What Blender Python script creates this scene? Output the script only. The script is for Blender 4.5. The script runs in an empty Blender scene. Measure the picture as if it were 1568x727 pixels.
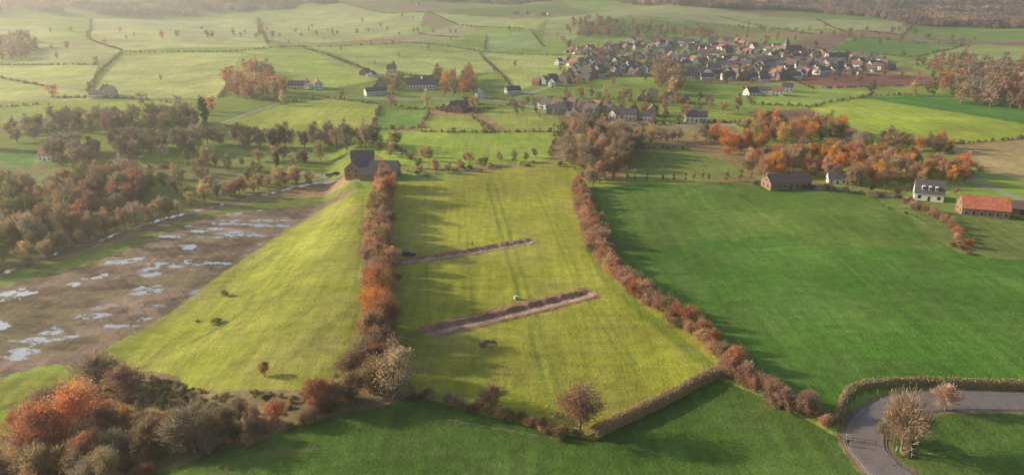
import bpy, math, random, bmesh
import numpy as np
from mathutils import Vector
random.seed(7); RNG=np.random.default_rng(11)
sc=bpy.context.scene
COL=sc.collection
# ------------------------------------------------------------------ terrain
H0=80.0; PITCH=math.radians(19.8); F=1120.0
def sm(t):
    t=np.clip(t,0,1); return t*t*(3-2*t)
def hsh(i,j,s):
    n=np.sin(i*127.1+j*311.7+s*74.7)*43758.5453
    return n-np.floor(n)
def vn(x,y,s=0):
    i=np.floor(x); j=np.floor(y); fx=x-i; fy=y-j
    fx=fx*fx*(3-2*fx); fy=fy*fy*(3-2*fy)
    return (hsh(i,j,s)*(1-fx)+hsh(i+1,j,s)*fx)*(1-fy)+(hsh(i,j+1,s)*(1-fx)+hsh(i+1,j+1,s)*fx)*fy
def fbm(x,y,s=0,o=4):
    r=0;a=.5;t=0
    for k in range(o):
        r=r+a*vn(x*2**k,y*2**k,s+k*3); t+=a; a*=.5
    return r/t
def hgt(x,y):
    x=np.asarray(x,float); y=np.asarray(y,float)
    z=0.9*np.sin(x/37+1.3)*np.sin(y/53+.4)+.45*np.sin(x/19+y/31)
    A=sm((y-420)/900)*10
    z=z+A*(np.sin(x/210+.7)*np.cos(y/240)+.6*np.sin(x/125+y/160)+.35*np.sin(x/70-y/95))
    z=z+75*sm((y-1100)/2600)+90*sm((y-3500)/2500)
    L=-24.5-.19*(y-130); W=np.clip(62-(y-140)*.33,16,80)
    z=z-6.5*sm((L-8-x)/W)*(1-sm((y-300)/160))*sm((y-60)/70)
    z=z+1.6*np.exp(-((x-150)/60)**2-((y-235)/16)**2)-1.0*np.exp(-((x-110)/50)**2-((y-262)/14)**2)
    return z
def G(uv):
    uv=np.atleast_2d(np.array(uv,float))
    dx=(uv[:,0]-784)/F; dv=(uv[:,1]-363.5)/F
    d=np.stack([dx,math.cos(PITCH)-dv*math.sin(PITCH),-math.sin(PITCH)-dv*math.cos(PITCH)],1)
    n=len(uv); lo=np.full(n,60.); hi=np.full(n,6000.); done=np.zeros(n,bool); prev=60.
    for t in np.geomspace(60,6000,260):
        z=H0+t*d[:,2]; hit=(z<hgt(t*d[:,0],t*d[:,1]))&~done
        lo[hit]=prev; hi[hit]=t; done|=hit; prev=t
    for k in range(22):
        m=(lo+hi)/2; b=(H0+m*d[:,2])<hgt(m*d[:,0],m*d[:,1])
        hi=np.where(b,m,hi); lo=np.where(b,lo,m)
    return np.stack([hi*d[:,0],hi*d[:,1]],1)
def g1(u,v): 
    return G([(u,v)])[0]
def inpoly(px,py,poly):
    r=np.zeros(px.shape,bool)
    x0,y0=poly.min(0); x1,y1=poly.max(0)
    idx=np.where((px>=x0)&(px<=x1)&(py>=y0)&(py<=y1))[0]
    if len(idx)==0: return r
    X=px[idx];Y=py[idx]; c=np.zeros(len(idx),bool); n=len(poly)
    for i in range(n):
        ax,ay=poly[i]; bx,by=poly[(i+1)%n]
        if ay==by: continue
        c^=((ay>Y)!=(by>Y))&(X<(bx-ax)*(Y-ay)/(by-ay)+ax)
    r[idx]=c; return r
def pdist(px,py,pl,maxd):
    D=np.full(px.shape,1e9); S=np.zeros(px.shape); acc=0
    for i in range(len(pl)-1):
        a=pl[i];b=pl[i+1]; ln=np.hypot(*(b-a))+1e-9
        x0,x1=min(a[0],b[0])-maxd,max(a[0],b[0])+maxd; y0,y1=min(a[1],b[1])-maxd,max(a[1],b[1])+maxd
        k=np.where((px>x0)&(px<x1)&(py>y0)&(py<y1))[0]
        if len(k):
            t=np.clip(((px[k]-a[0])*(b[0]-a[0])+(py[k]-a[1])*(b[1]-a[1]))/ln**2,0,1)
            q=np.hypot(px[k]-a[0]-t*(b[0]-a[0]),py[k]-a[1]-t*(b[1]-a[1]))
            u=q<D[k]; D[k[u]]=q[u]; S[k[u]]=acc+t[u]*ln
        acc+=ln
    return D,S
def smooth_line(p,n=8):
    p=np.array(p,float); out=[]
    for i in range(len(p)-1):
        p0=p[max(i-1,0)];p1=p[i];p2=p[i+1];p3=p[min(i+2,len(p)-1)]
        for t in np.linspace(0,1,n,endpoint=False):
            out.append(.5*((2*p1)+(-p0+p2)*t+(2*p0-5*p1+4*p2-p3)*t*t+(-p0+3*p1-3*p2+p3)*t**3))
    out.append(p[-1]); return np.array(out)

TR=[(G([(655,507),(905,448)]),6.2),(G([(610,402),(815,369)]),4.4)]
CANAL=smooth_line(G([(-60,440),(0,420),(70,393),(150,369),(210,347),(300,323),(400,299),(480,281),(520,273)]))
ROAD=smooth_line(np.vstack([G([(1720,612),(1640,613),(1568,614),(1480,613),(1410,616),(1358,630),(1330,652),(1326,682),(1345,707),(1372,730)]),[[75,84],[92,70],[112,52]]]),10)
def hfull(x,y):
    z=hgt(x,y)
    for (e,w) in TR:
        a,b=e; d=(b-a); L=np.hypot(*d); d=d/L; n=np.array([-d[1],d[0]])
        s=(x-a[0])*d[0]+(y-a[1])*d[1]; t=(x-a[0])*n[0]+(y-a[1])*n[1]
        end=sm(s/1.5)*sm((L-s)/1.5)
        rid=np.exp(-((t-w*.28)/(w*.14))**2)*(.35+.9*vn(s*.8,t*1.2,3))
        rid2=np.exp(-((t+w*.5)/(w*.09))**2)*(.2+.5*vn(s*.9,t,5))
        cut=np.exp(-((t+w*.12)/(w*.22))**4)*.3
        z=z+end*(rid*.75+rid2*.5-cut)
    return z
th=np.concatenate([np.arange(-180,-42,3.0),np.arange(-42,42,.075),np.arange(42,180,3.0)])
th=np.radians(th)
dep=np.radians(np.arange(41,1.0,-.07))
rr=np.concatenate([[.05,8,20,35,50,65,80],H0/np.tan(dep),[4800,5400,6200,7200,8500,11000]])
nr,nt=len(rr),len(th)
X=(rr[:,None]*np.sin(th)[None]).ravel(); Y=(rr[:,None]*np.cos(th)[None]).ravel()
Z=hfull(X,Y)
N=len(X)
col=np.zeros((N,3)); wet=np.zeros(N)
YG=(.38,.39,.045); LG=(.32,.40,.06); MG=(.20,.31,.05); DG=(.07,.16,.025); EM=(.10,.26,.035)
PG=(.50,.54,.15); TAN=(.50,.38,.15); BR=(.25,.13,.08); OL=(.24,.27,.075); SCR=(.27,.195,.10); SL=(.355,.385,.05)
n1=fbm(X/260,Y/260,1); n2=fbm(X/40,Y/40,9)
base=np.array(LG)[None]*(1-n1[:,None])+np.array(MG)[None]*n1[:,None]
cx=np.floor(X/190+.35*np.sin(Y/230)); cy=np.floor(Y/150+.3*np.sin(X/260))
c1=hsh(cx,cy,2); 
base=base*(.75+.5*c1[:,None]); 
m=hsh(cx,cy,5)>.9; base[m]=np.array(TAN)*.7
col[:]=base
def poly(uv,c,wob=0,blend=1,var=0.2):
    P=G(uv); 
    if wob:
        px=X+wob*(fbm(X/9,Y/9,21)-.5)*4; py=Y+wob*(fbm(X/9,Y/9,33)-.5)*4
    else: px,py=X,Y
    m=inpoly(px,py,P); v=(1+var*(n2[m]-.5)*2)[:,None]
    col[m]=col[m]*(1-blend)+np.array(c)*v*blend
    return m
def line(uv,w,c,blend=1,world=False,soft=.5):
    P=np.array(uv,float) if world else G(uv)
    D,S=pdist(X,Y,P,w*2+2); a=(1-sm((D-w*soft)/(w*(1-soft)+.15)))*blend
    k=a>0; col[k]=col[k]*(1-a[k,None])+np.array(c)*a[k,None]
poly([(-200,100),(150,100),(135,165),(-200,168)],PG)
poly([(-200,55),(60,40),(135,60),(185,78),(150,98),(-200,98)],(.44,.48,.15))
poly([(190,84),(340,80),(372,82),(345,130),(330,150),(150,150),(145,135)],PG)
poly([(135,30),(390,28),(410,72),(190,78),(140,60)],(.52,.55,.19))
poly([(375,78),(465,76),(560,108),(600,120),(480,140),(390,145),(350,130)],(.36,.46,.08))
poly([(400,30),(520,5),(650,20),(640,50),(470,68),(410,62)],(.45,.5,.16))
poly([(475,72),(735,82),(760,110),(600,120),(560,104)],(.41,.50,.13))
poly([(640,50),(700,38),(735,45),(700,58),(610,66)],(.38,.35,.17))
poly([(745,55),(815,50),(830,72),(742,78)],(.34,.46,.15))
poly([(740,82),(905,83),(912,105),(835,125),(790,140),(765,115)],(.45,.51,.13))
poly([(660,20),(840,28),(820,48),(700,38)],(.40,.47,.14))
poly([(840,28),(940,10),(960,25),(900,35),(880,60),(830,70)],(.40,.46,.15))
poly([(940,8),(1390,35),(1380,52),(1120,40),(960,25)],(.40,.42,.16))
poly([(1390,38),(1700,48),(1700,62),(1400,56)],MG)
poly([(1245,54),(1308,52),(1275,76),(1200,72)],(.30,.19,.12))
poly([(1310,58),(1480,68),(1400,86),(1265,78)],(.17,.30,.06))
poly([(1380,56),(1700,64),(1700,76),(1480,68)],(.28,.19,.13))
poly([(1480,70),(1700,78),(1700,118),(1540,108),(1410,90)],(.36,.43,.12))
poly([(1200,118),(1330,113),(1480,120),(1480,130),(1245,136)],(.27,.13,.085))
poly([(1330,150),(1410,145),(1700,178),(1700,205),(1568,195)],EM)
poly([(1235,165),(1318,151),(1568,190),(1568,212),(1430,222),(1365,218)],(.36,.46,.045))
poly([(1145,170),(1238,167),(1335,208),(1290,212),(1215,192),(1165,186)],(.29,.16,.10))
poly([(1440,222),(1700,208),(1700,300),(1568,275),(1500,262)],TAN)
poly([(1000,160),(1135,162),(1155,186),(1000,190)],LG)
poly([(1140,132),(1200,125),(1330,140),(1320,150),(1240,162),(1150,158)],(.3,.4,.07))
poly([(340,192),(430,162),(500,152),(580,160),(568,200),(430,204)],(.40,.46,.065))
poly([(582,164),(657,168),(642,194),(576,197)],(.19,.33,.05))
poly([(655,178),(722,178),(752,201),(645,201)],LG)
poly([(735,168),(850,172),(865,200),(780,202)],(.35,.40,.075))
poly([(500,204),(850,203),(842,246),(700,256),(620,258),(560,230)],(.33,.45,.055))
poly([(865,190),(940,195),(950,215),(870,215)],LG)
poly([(955,228),(1055,228),(1150,262),(1100,278),(958,280)],(.24,.30,.065))
poly([(0,155),(290,155),(310,185),(0,195)],LG)
poly([(0,232),(60,228),(45,262),(0,278)],EM)
poly([(0,245),(60,265),(330,250),(505,268),(400,297),(200,350),(0,415),(-100,430),(-100,245)],OL)
poly([(300,225),(480,222),(520,240),(400,255),(300,245)],(.26,.36,.065))
poly([(545,276),(420,305),(300,332),(200,368),(80,402),(-80,440),(-80,480),(0,450),(140,404),(300,345),(440,322),(560,288)],(.20,.27,.05))
mud=poly([(540,292),(520,296),(440,318),(380,322),(300,338),(220,372),(140,402),(70,420),(-60,455),(-90,600),(0,577),(60,562),(130,556),(180,524),(250,482),(320,432),(380,390),(440,350),(500,315)],(.19,.13,.085),wob=1.2)
sl=poly([(566,290),(545,298),(500,318),(440,352),(380,392),(320,434),(250,484),(180,527),(130,560),(0,582),(-100,600),(-100,800),(100,690),(160,600),(330,606),(470,604),(530,570),(560,470),(575,350)],SL,wob=.6)
poly([(586,284),(668,276),(770,258),(850,248),(893,250),(884,285),(902,335),(922,390),(950,428),(1005,468),(1060,505),(1110,562),(1085,575),(1010,608),(905,664),(850,655),(760,633),(680,612),(590,590),(590,470),(582,400),(582,330)],YG)
poly([(889,288),(990,282),(1160,282),(1340,296),(1395,303),(1600,340),(1700,370),(1750,598),(1568,594),(1350,589),(1305,600),(1283,640),(1240,630),(1170,590),(1110,545),(1060,505),(1005,468),(950,428),(922,390),(902,335)],(.10,.225,.028))
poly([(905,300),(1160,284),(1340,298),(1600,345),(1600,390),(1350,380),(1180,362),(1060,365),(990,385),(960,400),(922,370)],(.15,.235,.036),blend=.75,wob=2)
poly([(1330,296),(1395,300),(1500,320),(1600,350),(1600,402),(1470,388),(1400,345)],(.22,.28,.06),wob=1)
poly([(100,760),(330,684),(440,654),(560,612),(640,606),(760,640),(880,668),(905,672),(1000,625),(1100,580),(1180,612),(1250,650),(1300,680),(1320,727),(1330,850),(100,850)],(.10,.185,.028))
scr=poly([(-150,740),(60,640),(130,590),(230,570),(330,600),(480,592),(600,560),(640,600),(560,622),(440,658),(330,690),(200,735),(60,860),(-150,860)],SCR,wob=1.2)
poly([(1400,640),(1480,627),(1750,626),(1800,860),(1430,760),(1370,700),(1365,665)],(.12,.22,.035))
f1=fbm(X/14,Y/7,41); f2=fbm(X/3.5,Y/3.5,44)
k=mud&~sl; 
mc=np.array((.38,.27,.185))*(1-f2[k,None])+np.array((.21,.155,.10))*f2[k,None]
mc=mc*(.7+.7*f1[k,None])
gr=sm((fbm(X[k]/18,Y[k]/18,51)-.52)*8)[:,None]*.4
col[k]=mc*(1-gr)+np.array((.22,.21,.08))*gr
fu=(np.sin((X*.8+Y*.6)*1.6+2*fbm(X/6,Y/6,2))>.9)&k&(fbm(X/20,Y/20,60)>.58); col[fu]*=.8
w=sm((fbm(X/7,Y/3.,71,5)-.60)*14)*sm((fbm(X/26,Y/16,75)-.45)*12)*sm((fbm(X/1.6,Y/1.2,76)-.3)*6); 
wet[k]=w[k]
for (u,v,ru,rv) in [(22,450,30,8),(357,357,24,3.5),(183,401,20,3),(232,420,13,4),(228,444,20,6),(150,424,16,4),(292,378,12,4),(286,400,10,3),(300,354,12,2.5),(112,436,8,4),(-5,500,16,10),(60,518,10,3),(210,396,14,3),(395,345,22,2.),(270,407,9,3),(245,404,9,3),(330,350,10,2)]:
    a=G([(u,v),(u+ru,v),(u,v-rv)]); rx=abs(a[1,0]-a[0,0]); ry=abs(a[2,1]-a[0,1])
    q=((X-a[0,0])/rx)**2+((Y-a[0,1])/ry)**2; q=q+(fbm(X/2.2,Y/1.4,80)-.5)*5.5
    wet=np.maximum(wet,np.where(k,1-sm((q-.5)/.5),0))
damp=sm((fbm(X/9,Y/5,71,5)-.5)*8); col[k]*=(1-.35*damp[k,None])
k=scr; s=fbm(X/3,Y/3,91)[k,None]; col[k]=np.array((.36,.26,.13))*s+np.array((.15,.14,.055))*(1-s)
k=sl&(fbm(X/12,Y/12,95)>.6); col[k]=col[k]*.75+np.array((.36,.31,.11))*.25
tz=(np.sin((X*.55-Y*.16)*.9+4*fbm(X/25,Y/25,97))*.5+.5); kk=sl; col[kk]*=(1-.12*(tz[kk]>.8)[:,None])
def tram(uv,w=.7,c=(.17,.25,.03),b=.55): line(uv,w,c,b)
tram([(746,280),(762,340),(785,420),(815,520),(850,650)],b=.5); tram([(757,280),(775,340),(800,420),(832,520),(872,655)],b=.5)
tram([(700,290),(706,400),(716,500),(740,620)],.5,b=.3); tram([(710,290),(717,400),(728,500),(753,620)],.5,b=.3)
tram([(820,290),(850,360),(880,430),(960,560)],.5,b=.35); tram([(830,290),(860,360),(892,430),(975,560)],.5,b=.3); tram([(650,285),(652,400),(660,520)],.5,b=.3)
line([(880,280),(888,320),(905,380),(930,430),(985,478),(1040,522),(1092,566)],2.2,(.15,.23,.035),.6)
line([(640,603),(720,614),(850,652)],2.2,(.25,.26,.07),.5)
line([(566,300),(562,380),(555,450),(540,500)],.6,(.17,.23,.05),.5)
line([(556,300),(552,380),(543,440)],.5,(.17,.23,.05),.5)
line([(390,450),(375,475),(340,500),(280,530)],.9,(.2,.22,.06),.6)
line([(690,643),(760,655),(830,668),(895,676)],.35,(.26,.22,.12),.55)
line([(320,727),(400,692),(480,680)],.6,(.16,.15,.06),.5)
line([(340,727),(420,697),(500,684)],.6,(.16,.15,.06),.5)
line([(-40,640),(60,604),(120,595)],1.2,(.11,.15,.04),.6)
line([(960,330),(1100,350),(1250,372),(1500,420)],.6,(.16,.24,.04),.5)
for (e,w) in TR:
    a,b=e; d=(b-a); L=np.hypot(*d); d=d/L; n=np.array([-d[1],d[0]])
    s_=(X-a[0])*d[0]+(Y-a[1])*d[1]; t_=(X-a[0])*n[0]+(Y-a[1])*n[1]+(fbm(X/2,Y/2,7)-.5)*2.2
    mm=(s_>-1)&(s_<L+1)&(np.abs(t_)<w*.60+.2)
    u=fbm(s_[mm]/4,t_[mm]*2,17)[:,None]
    col[mm]=np.array((.46,.26,.145))*u+np.array((.24,.14,.08))*(1-u)
    m2=mm&(np.abs(t_+w*.12)<w*.15); col[m2]=np.array((.52,.38,.25))*(.6+.8*fbm(s_[m2]/3,t_[m2]*1.5,19)[:,None])
line([(590,404),(612,403)],1.5,(.3,.19,.12),.8); line([(630,512),(660,507)],1.8,(.3,.2,.1),.7)
a=g1(748,527); q=np.hypot((X-a[0])*1.1,(Y-a[1])*.8)+(fbm(X/1.5,Y/1.5,6)-.5)*1.6; k=(q<2.1)&(q>.6)&(fbm(X*1.2,Y*1.2,3)>.42); col[k]=(.13,.09,.05)
LANE=(.42,.38,.33)
for pl,w in [([(560,150),(640,153),(730,150),(790,158),(830,168),(900,182),(1000,190),(1130,192)],2.6),([(790,150),(835,135),(900,122),(1000,112)],2.5),
   ([(0,120),(60,130),(130,140)],1.6),([(500,270),(440,262)],2.2),([(1395,303),(1300,290),(1180,288)],1.8),([(560,110),(470,76)],1.5),
   ([(290,240),(285,225),(300,205),(350,185),(430,158)],1.8),([(1480,270),(1510,285),(1568,305),(1640,320)],2.2),([(1568,110),(1400,95),(1300,100)],2),([(900,120),(930,60),(900,20)],2)]:
    line(pl,w,LANE,.9)
D,S=pdist(X,Y,CANAL,8); k=D<3.4; col[k]=(.28,.22,.12); wet=np.maximum(wet,1-sm((D-1.1+ .8*(fbm(X/5,Y/5,2)-.5))/.5))
D,S=pdist(X,Y,ROAD,12); k=(D<4.6+1.2*(fbm(X/2,Y/2,4)-.5)); col[k]=(.28,.23,.11)

def attr(me,name,typ,dom,data,key):
    a=me.attributes.new(name,typ,dom); a.data.foreach_set(key,np.ascontiguousarray(data,dtype=np.float32).ravel())
def mesh_np(name,V,Fq,k=4):
    me=bpy.data.meshes.new(name); V=np.asarray(V,np.float32); Fq=np.asarray(Fq,np.int32)
    me.vertices.add(len(V)); me.vertices.foreach_set('co',V.ravel())
    me.loops.add(Fq.size); me.loops.foreach_set('vertex_index',Fq.ravel())
    me.polygons.add(len(Fq)); me.polygons.foreach_set('loop_start',np.arange(len(Fq),dtype=np.int32)*k)
    try: me.polygons.foreach_set('loop_total',np.full(len(Fq),k,np.int32))
    except Exception: pass
    me.update(calc_edges=True); return me
ii,jj=np.meshgrid(np.arange(nr-1),np.arange(nt),indexing='ij'); j2=(jj+1)%nt
Fq=np.stack([ii*nt+jj,ii*nt+j2,(ii+1)*nt+j2,(ii+1)*nt+jj],-1).reshape(-1,4)[:,::-1]
me=mesh_np('terrain',np.stack([X,Y,Z],1),Fq)
me.polygons.foreach_set('use_smooth',np.ones(len(Fq),bool))
attr(me,'Col','FLOAT_COLOR','POINT',np.concatenate([col,np.ones((N,1))],1),'color')
attr(me,'wet','FLOAT','POINT',wet,'value')
terrain=bpy.data.objects.new('terrain',me); COL.objects.link(terrain)

# ------------------------------------------------------------------ materials
def newmat(name):
    m=bpy.data.materials.new(name); m.use_nodes=True; nt_=m.node_tree; nt_.nodes.clear()
    return m,nt_
def nd(t,ty,**k):
    n=t.nodes.new(ty)
    for a,b in k.items(): setattr(n,a,b)
    return n
def noise(t,scale,detail=4,vec=None,rough=.6):
    n=nd(t,'ShaderNodeTexNoise'); n.inputs['Scale'].default_value=scale; n.inputs['Detail'].default_value=detail; n.inputs['Roughness'].default_value=rough
    if vec is not None: t.links.new(vec,n.inputs['Vector'])
    return n.outputs['Fac']
def mapr(t,src,a,b,lo=.25,hi=.75):
    n=nd(t,'ShaderNodeMapRange'); t.links.new(src,n.inputs[0])
    for i,v in enumerate((lo,hi,a,b)): n.inputs[i+1].default_value=v
    return n.outputs[0]
def mul(t,a,b):
    n=nd(t,'ShaderNodeMath',operation='MULTIPLY'); t.links.new(a,n.inputs[0])
    if isinstance(b,(int,float)): n.inputs[1].default_value=b
    else: t.links.new(b,n.inputs[1])
    return n.outputs[0]
def vscale(t,c,f):
    n=nd(t,'ShaderNodeVectorMath',operation='SCALE'); t.links.new(c,n.inputs[0]); t.links.new(f,n.inputs['Scale']); return n.outputs[0]
m,t=newmat('ground_cover'); out=nd(t,'ShaderNodeOutputMaterial')
geo=nd(t,'ShaderNodeTexCoord').outputs['Object']
ac=nd(t,'ShaderNodeAttribute',attribute_name='Col').outputs['Color']; aw=nd(t,'ShaderNodeAttribute',attribute_name='wet').outputs['Fac']
mp=nd(t,'ShaderNodeMapping'); mp.inputs['Scale'].default_value=(1,.06,1); mp.inputs['Rotation'].default_value=(0,0,.12); t.links.new(geo,mp.inputs[0])
mp2=nd(t,'ShaderNodeMapping'); mp2.inputs['Scale'].default_value=(.12,1,1); mp2.inputs['Rotation'].default_value=(0,0,-.25); t.links.new(geo,mp2.inputs[0])
f=mul(t,mapr(t,noise(t,.03,5,geo),.72,1.28),mapr(t,noise(t,.3,5,geo),.78,1.22))
f=mul(t,f,mapr(t,noise(t,2.2,4,geo),.74,1.26)); f=mul(t,f,mapr(t,noise(t,.5,3,mp.outputs[0]),.82,1.18)); f=mul(t,f,mapr(t,noise(t,.5,3,mp2.outputs[0]),.88,1.12))
c=vscale(t,ac,f)
mx=nd(t,'ShaderNodeMix',data_type='RGBA'); t.links.new(mapr(t,noise(t,.045,5,geo),0,.6,.42,.68),mx.inputs[0]); t.links.new(c,mx.inputs[6])
hs=nd(t,'ShaderNodeHueSaturation'); hs.inputs['Hue'].default_value=.46; hs.inputs['Saturation'].default_value=.85; hs.inputs['Value'].default_value=1.1; t.links.new(c,hs.inputs['Color']); t.links.new(hs.outputs[0],mx.inputs[7])
b=nd(t,'ShaderNodeBsdfPrincipled'); t.links.new(mx.outputs[2],b.inputs['Base Color']); b.inputs['Roughness'].default_value=.95; b.inputs['Specular IOR Level'].default_value=.1
bp=nd(t,'ShaderNodeBump'); bp.inputs['Strength'].default_value=.6; bp.inputs['Distance'].default_value=.3; 
ad=nd(t,'ShaderNodeMath',operation='ADD'); t.links.new(noise(t,1.4,5,geo),ad.inputs[0]); t.links.new(noise(t,.25,4,geo),ad.inputs[1]); t.links.new(ad.outputs[0],bp.inputs['Height']); t.links.new(bp.outputs[0],b.inputs['Normal'])
wb=nd(t,'ShaderNodeBsdfPrincipled'); wb.inputs['Base Color'].default_value=(.62,.62,.6,1); wb.inputs['Roughness'].default_value=.12; wb.inputs['IOR'].default_value=1.5; wb.inputs['Metallic'].default_value=.75
ms=nd(t,'ShaderNodeMixShader'); t.links.new(aw,ms.inputs[0]); t.links.new(b.outputs[0],ms.inputs[1]); t.links.new(wb.outputs[0],ms.inputs[2]); t.links.new(ms.outputs[0],out.inputs[0])
terrain.data.materials.append(m)
m,t=newmat('foliage'); out=nd(t,'ShaderNodeOutputMaterial'); oi=nd(t,'ShaderNodeObjectInfo')
sh=nd(t,'ShaderNodeAttribute',attribute_name='tone').outputs['Fac']
c=vscale(t,oi.outputs['Color'],mapr(t,sh,.45,1.55,0,1))
hs=nd(t,'ShaderNodeHueSaturation'); t.links.new(c,hs.inputs['Color']); t.links.new(mapr(t,oi.outputs['Random'],.488,.515,0,1),hs.inputs['Hue']); t.links.new(mapr(t,sh,.85,1.15,0,1),hs.inputs['Saturation'])
d=nd(t,'ShaderNodeBsdfDiffuse'); tr=nd(t,'ShaderNodeBsdfTranslucent'); t.links.new(hs.outputs[0],d.inputs[0]); t.links.new(hs.outputs[0],tr.inputs[0])
ms=nd(t,'ShaderNodeMixShader'); ms.inputs[0].default_value=.42; t.links.new(d.outputs[0],ms.inputs[1]); t.links.new(tr.outputs[0],ms.inputs[2]); t.links.new(ms.outputs[0],out.inputs[0]); FOL=m
def simple(name,c,rough=.8,ns=1.5,var=.25,bump=0,spec=.3,metal=0):
    m,t=newmat(name); out=nd(t,'ShaderNodeOutputMaterial'); b=nd(t,'ShaderNodeBsdfPrincipled'); g=nd(t,'ShaderNodeTexCoord').outputs['Object']
    rgb=nd(t,'ShaderNodeRGB'); rgb.outputs[0].default_value=(*c,1)
    n=noise(t,ns,5,g); t.links.new(vscale(t,rgb.outputs[0],mapr(t,n,1-var,1+var)),b.inputs['Base Color'])
    b.inputs['Roughness'].default_value=rough; b.inputs['Specular IOR Level'].default_value=spec; b.inputs['Metallic'].default_value=metal
    if bump:
        bp=nd(t,'ShaderNodeBump'); bp.inputs['Strength'].default_value=bump; bp.inputs['Distance'].default_value=.05; t.links.new(n,bp.inputs['Height']); t.links.new(bp.outputs[0],b.inputs['Normal'])
    t.links.new(b.outputs[0],out.inputs[0]); return m
BARK=simple('bark',(.26,.2,.15),.9,3,.3)
WHITE=simple('white_render',(.85,.82,.77),.8,.6,.08); BRICK=simple('brick_wall',(.33,.21,.15),.85,1.2,.3); CREAM=simple('cream_render',(.66,.58,.48),.8,.6,.15)
SLATE=simple('slate_roof',(.14,.13,.13),.6,1.5,.35); TILE=simple('clay_tile_roof',(.36,.18,.11),.8,1.5,.3); BTILE=simple('brown_tile_roof',(.22,.15,.115),.8,1.5,.3); RTILE=simple('red_tile_roof',(.62,.2,.11),.8,.8,.35)
GLASS=simple('window_glass',(.03,.035,.04),.15,1,.1,spec=.6); DOOR=simple('door_wood',(.08,.05,.035),.7,1,.1)
ASPH=simple('asphalt',(.24,.20,.185),.85,.5,.18,.3); CONC=simple('white_plastic',(.75,.75,.72),.5,2,.05); PAINTW=simple('road_paint',(.4,.38,.35),.7,3,.4)
SOIL=simple('kerb_concrete',(.26,.22,.18),.9,2,.3)

# ------------------------------------------------------------------ plants
def tube(V,Fs,p0,p1,r0,r1,s=4):
    p0=np.array(p0,float);p1=np.array(p1,float); d=p1-p0; d/=np.linalg.norm(d)+1e-9
    a=np.cross(d,[0,0,1] if abs(d[2])<.9 else [1,0,0]); a/=np.linalg.norm(a); b_=np.cross(d,a); n0=sum(len(v) for v in V)
    an=np.arange(s)*2*math.pi/s; ring=np.cos(an)[:,None]*a+np.sin(an)[:,None]*b_
    V.append(np.vstack([p0+ring*r0,p1+ring*r1])); i=np.arange(s); Fs.append(np.stack([n0+i,n0+(i+1)%s,n0+s+(i+1)%s,n0+s+i],1))
def leaves(P,size,rng,dirs=None,twig=0.):
    n=len(P); a=rng.normal(size=(n,3)); a/=np.linalg.norm(a,axis=1)[:,None]
    isT=rng.random(n)<twig
    if dirs is not None:
        dd=dirs+rng.normal(size=(n,3))*.35; dd/=np.linalg.norm(dd,axis=1)[:,None]; a[isT]=dd[isT]
    b_=np.cross(a,rng.normal(size=(n,3))); b_/=np.linalg.norm(b_,axis=1)[:,None]
    s=size*rng.uniform(.6,1.4,n); la=np.where(isT,s*1.9,s*.62); lb=np.where(isT,s*.16,s*.45)
    A=a*la[:,None];B=b_*lb[:,None]
    return np.stack([P-A-B*.5,P-A*.2+B,P+A+B*.3,P+A*.2-B],1).reshape(-1,3)
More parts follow.
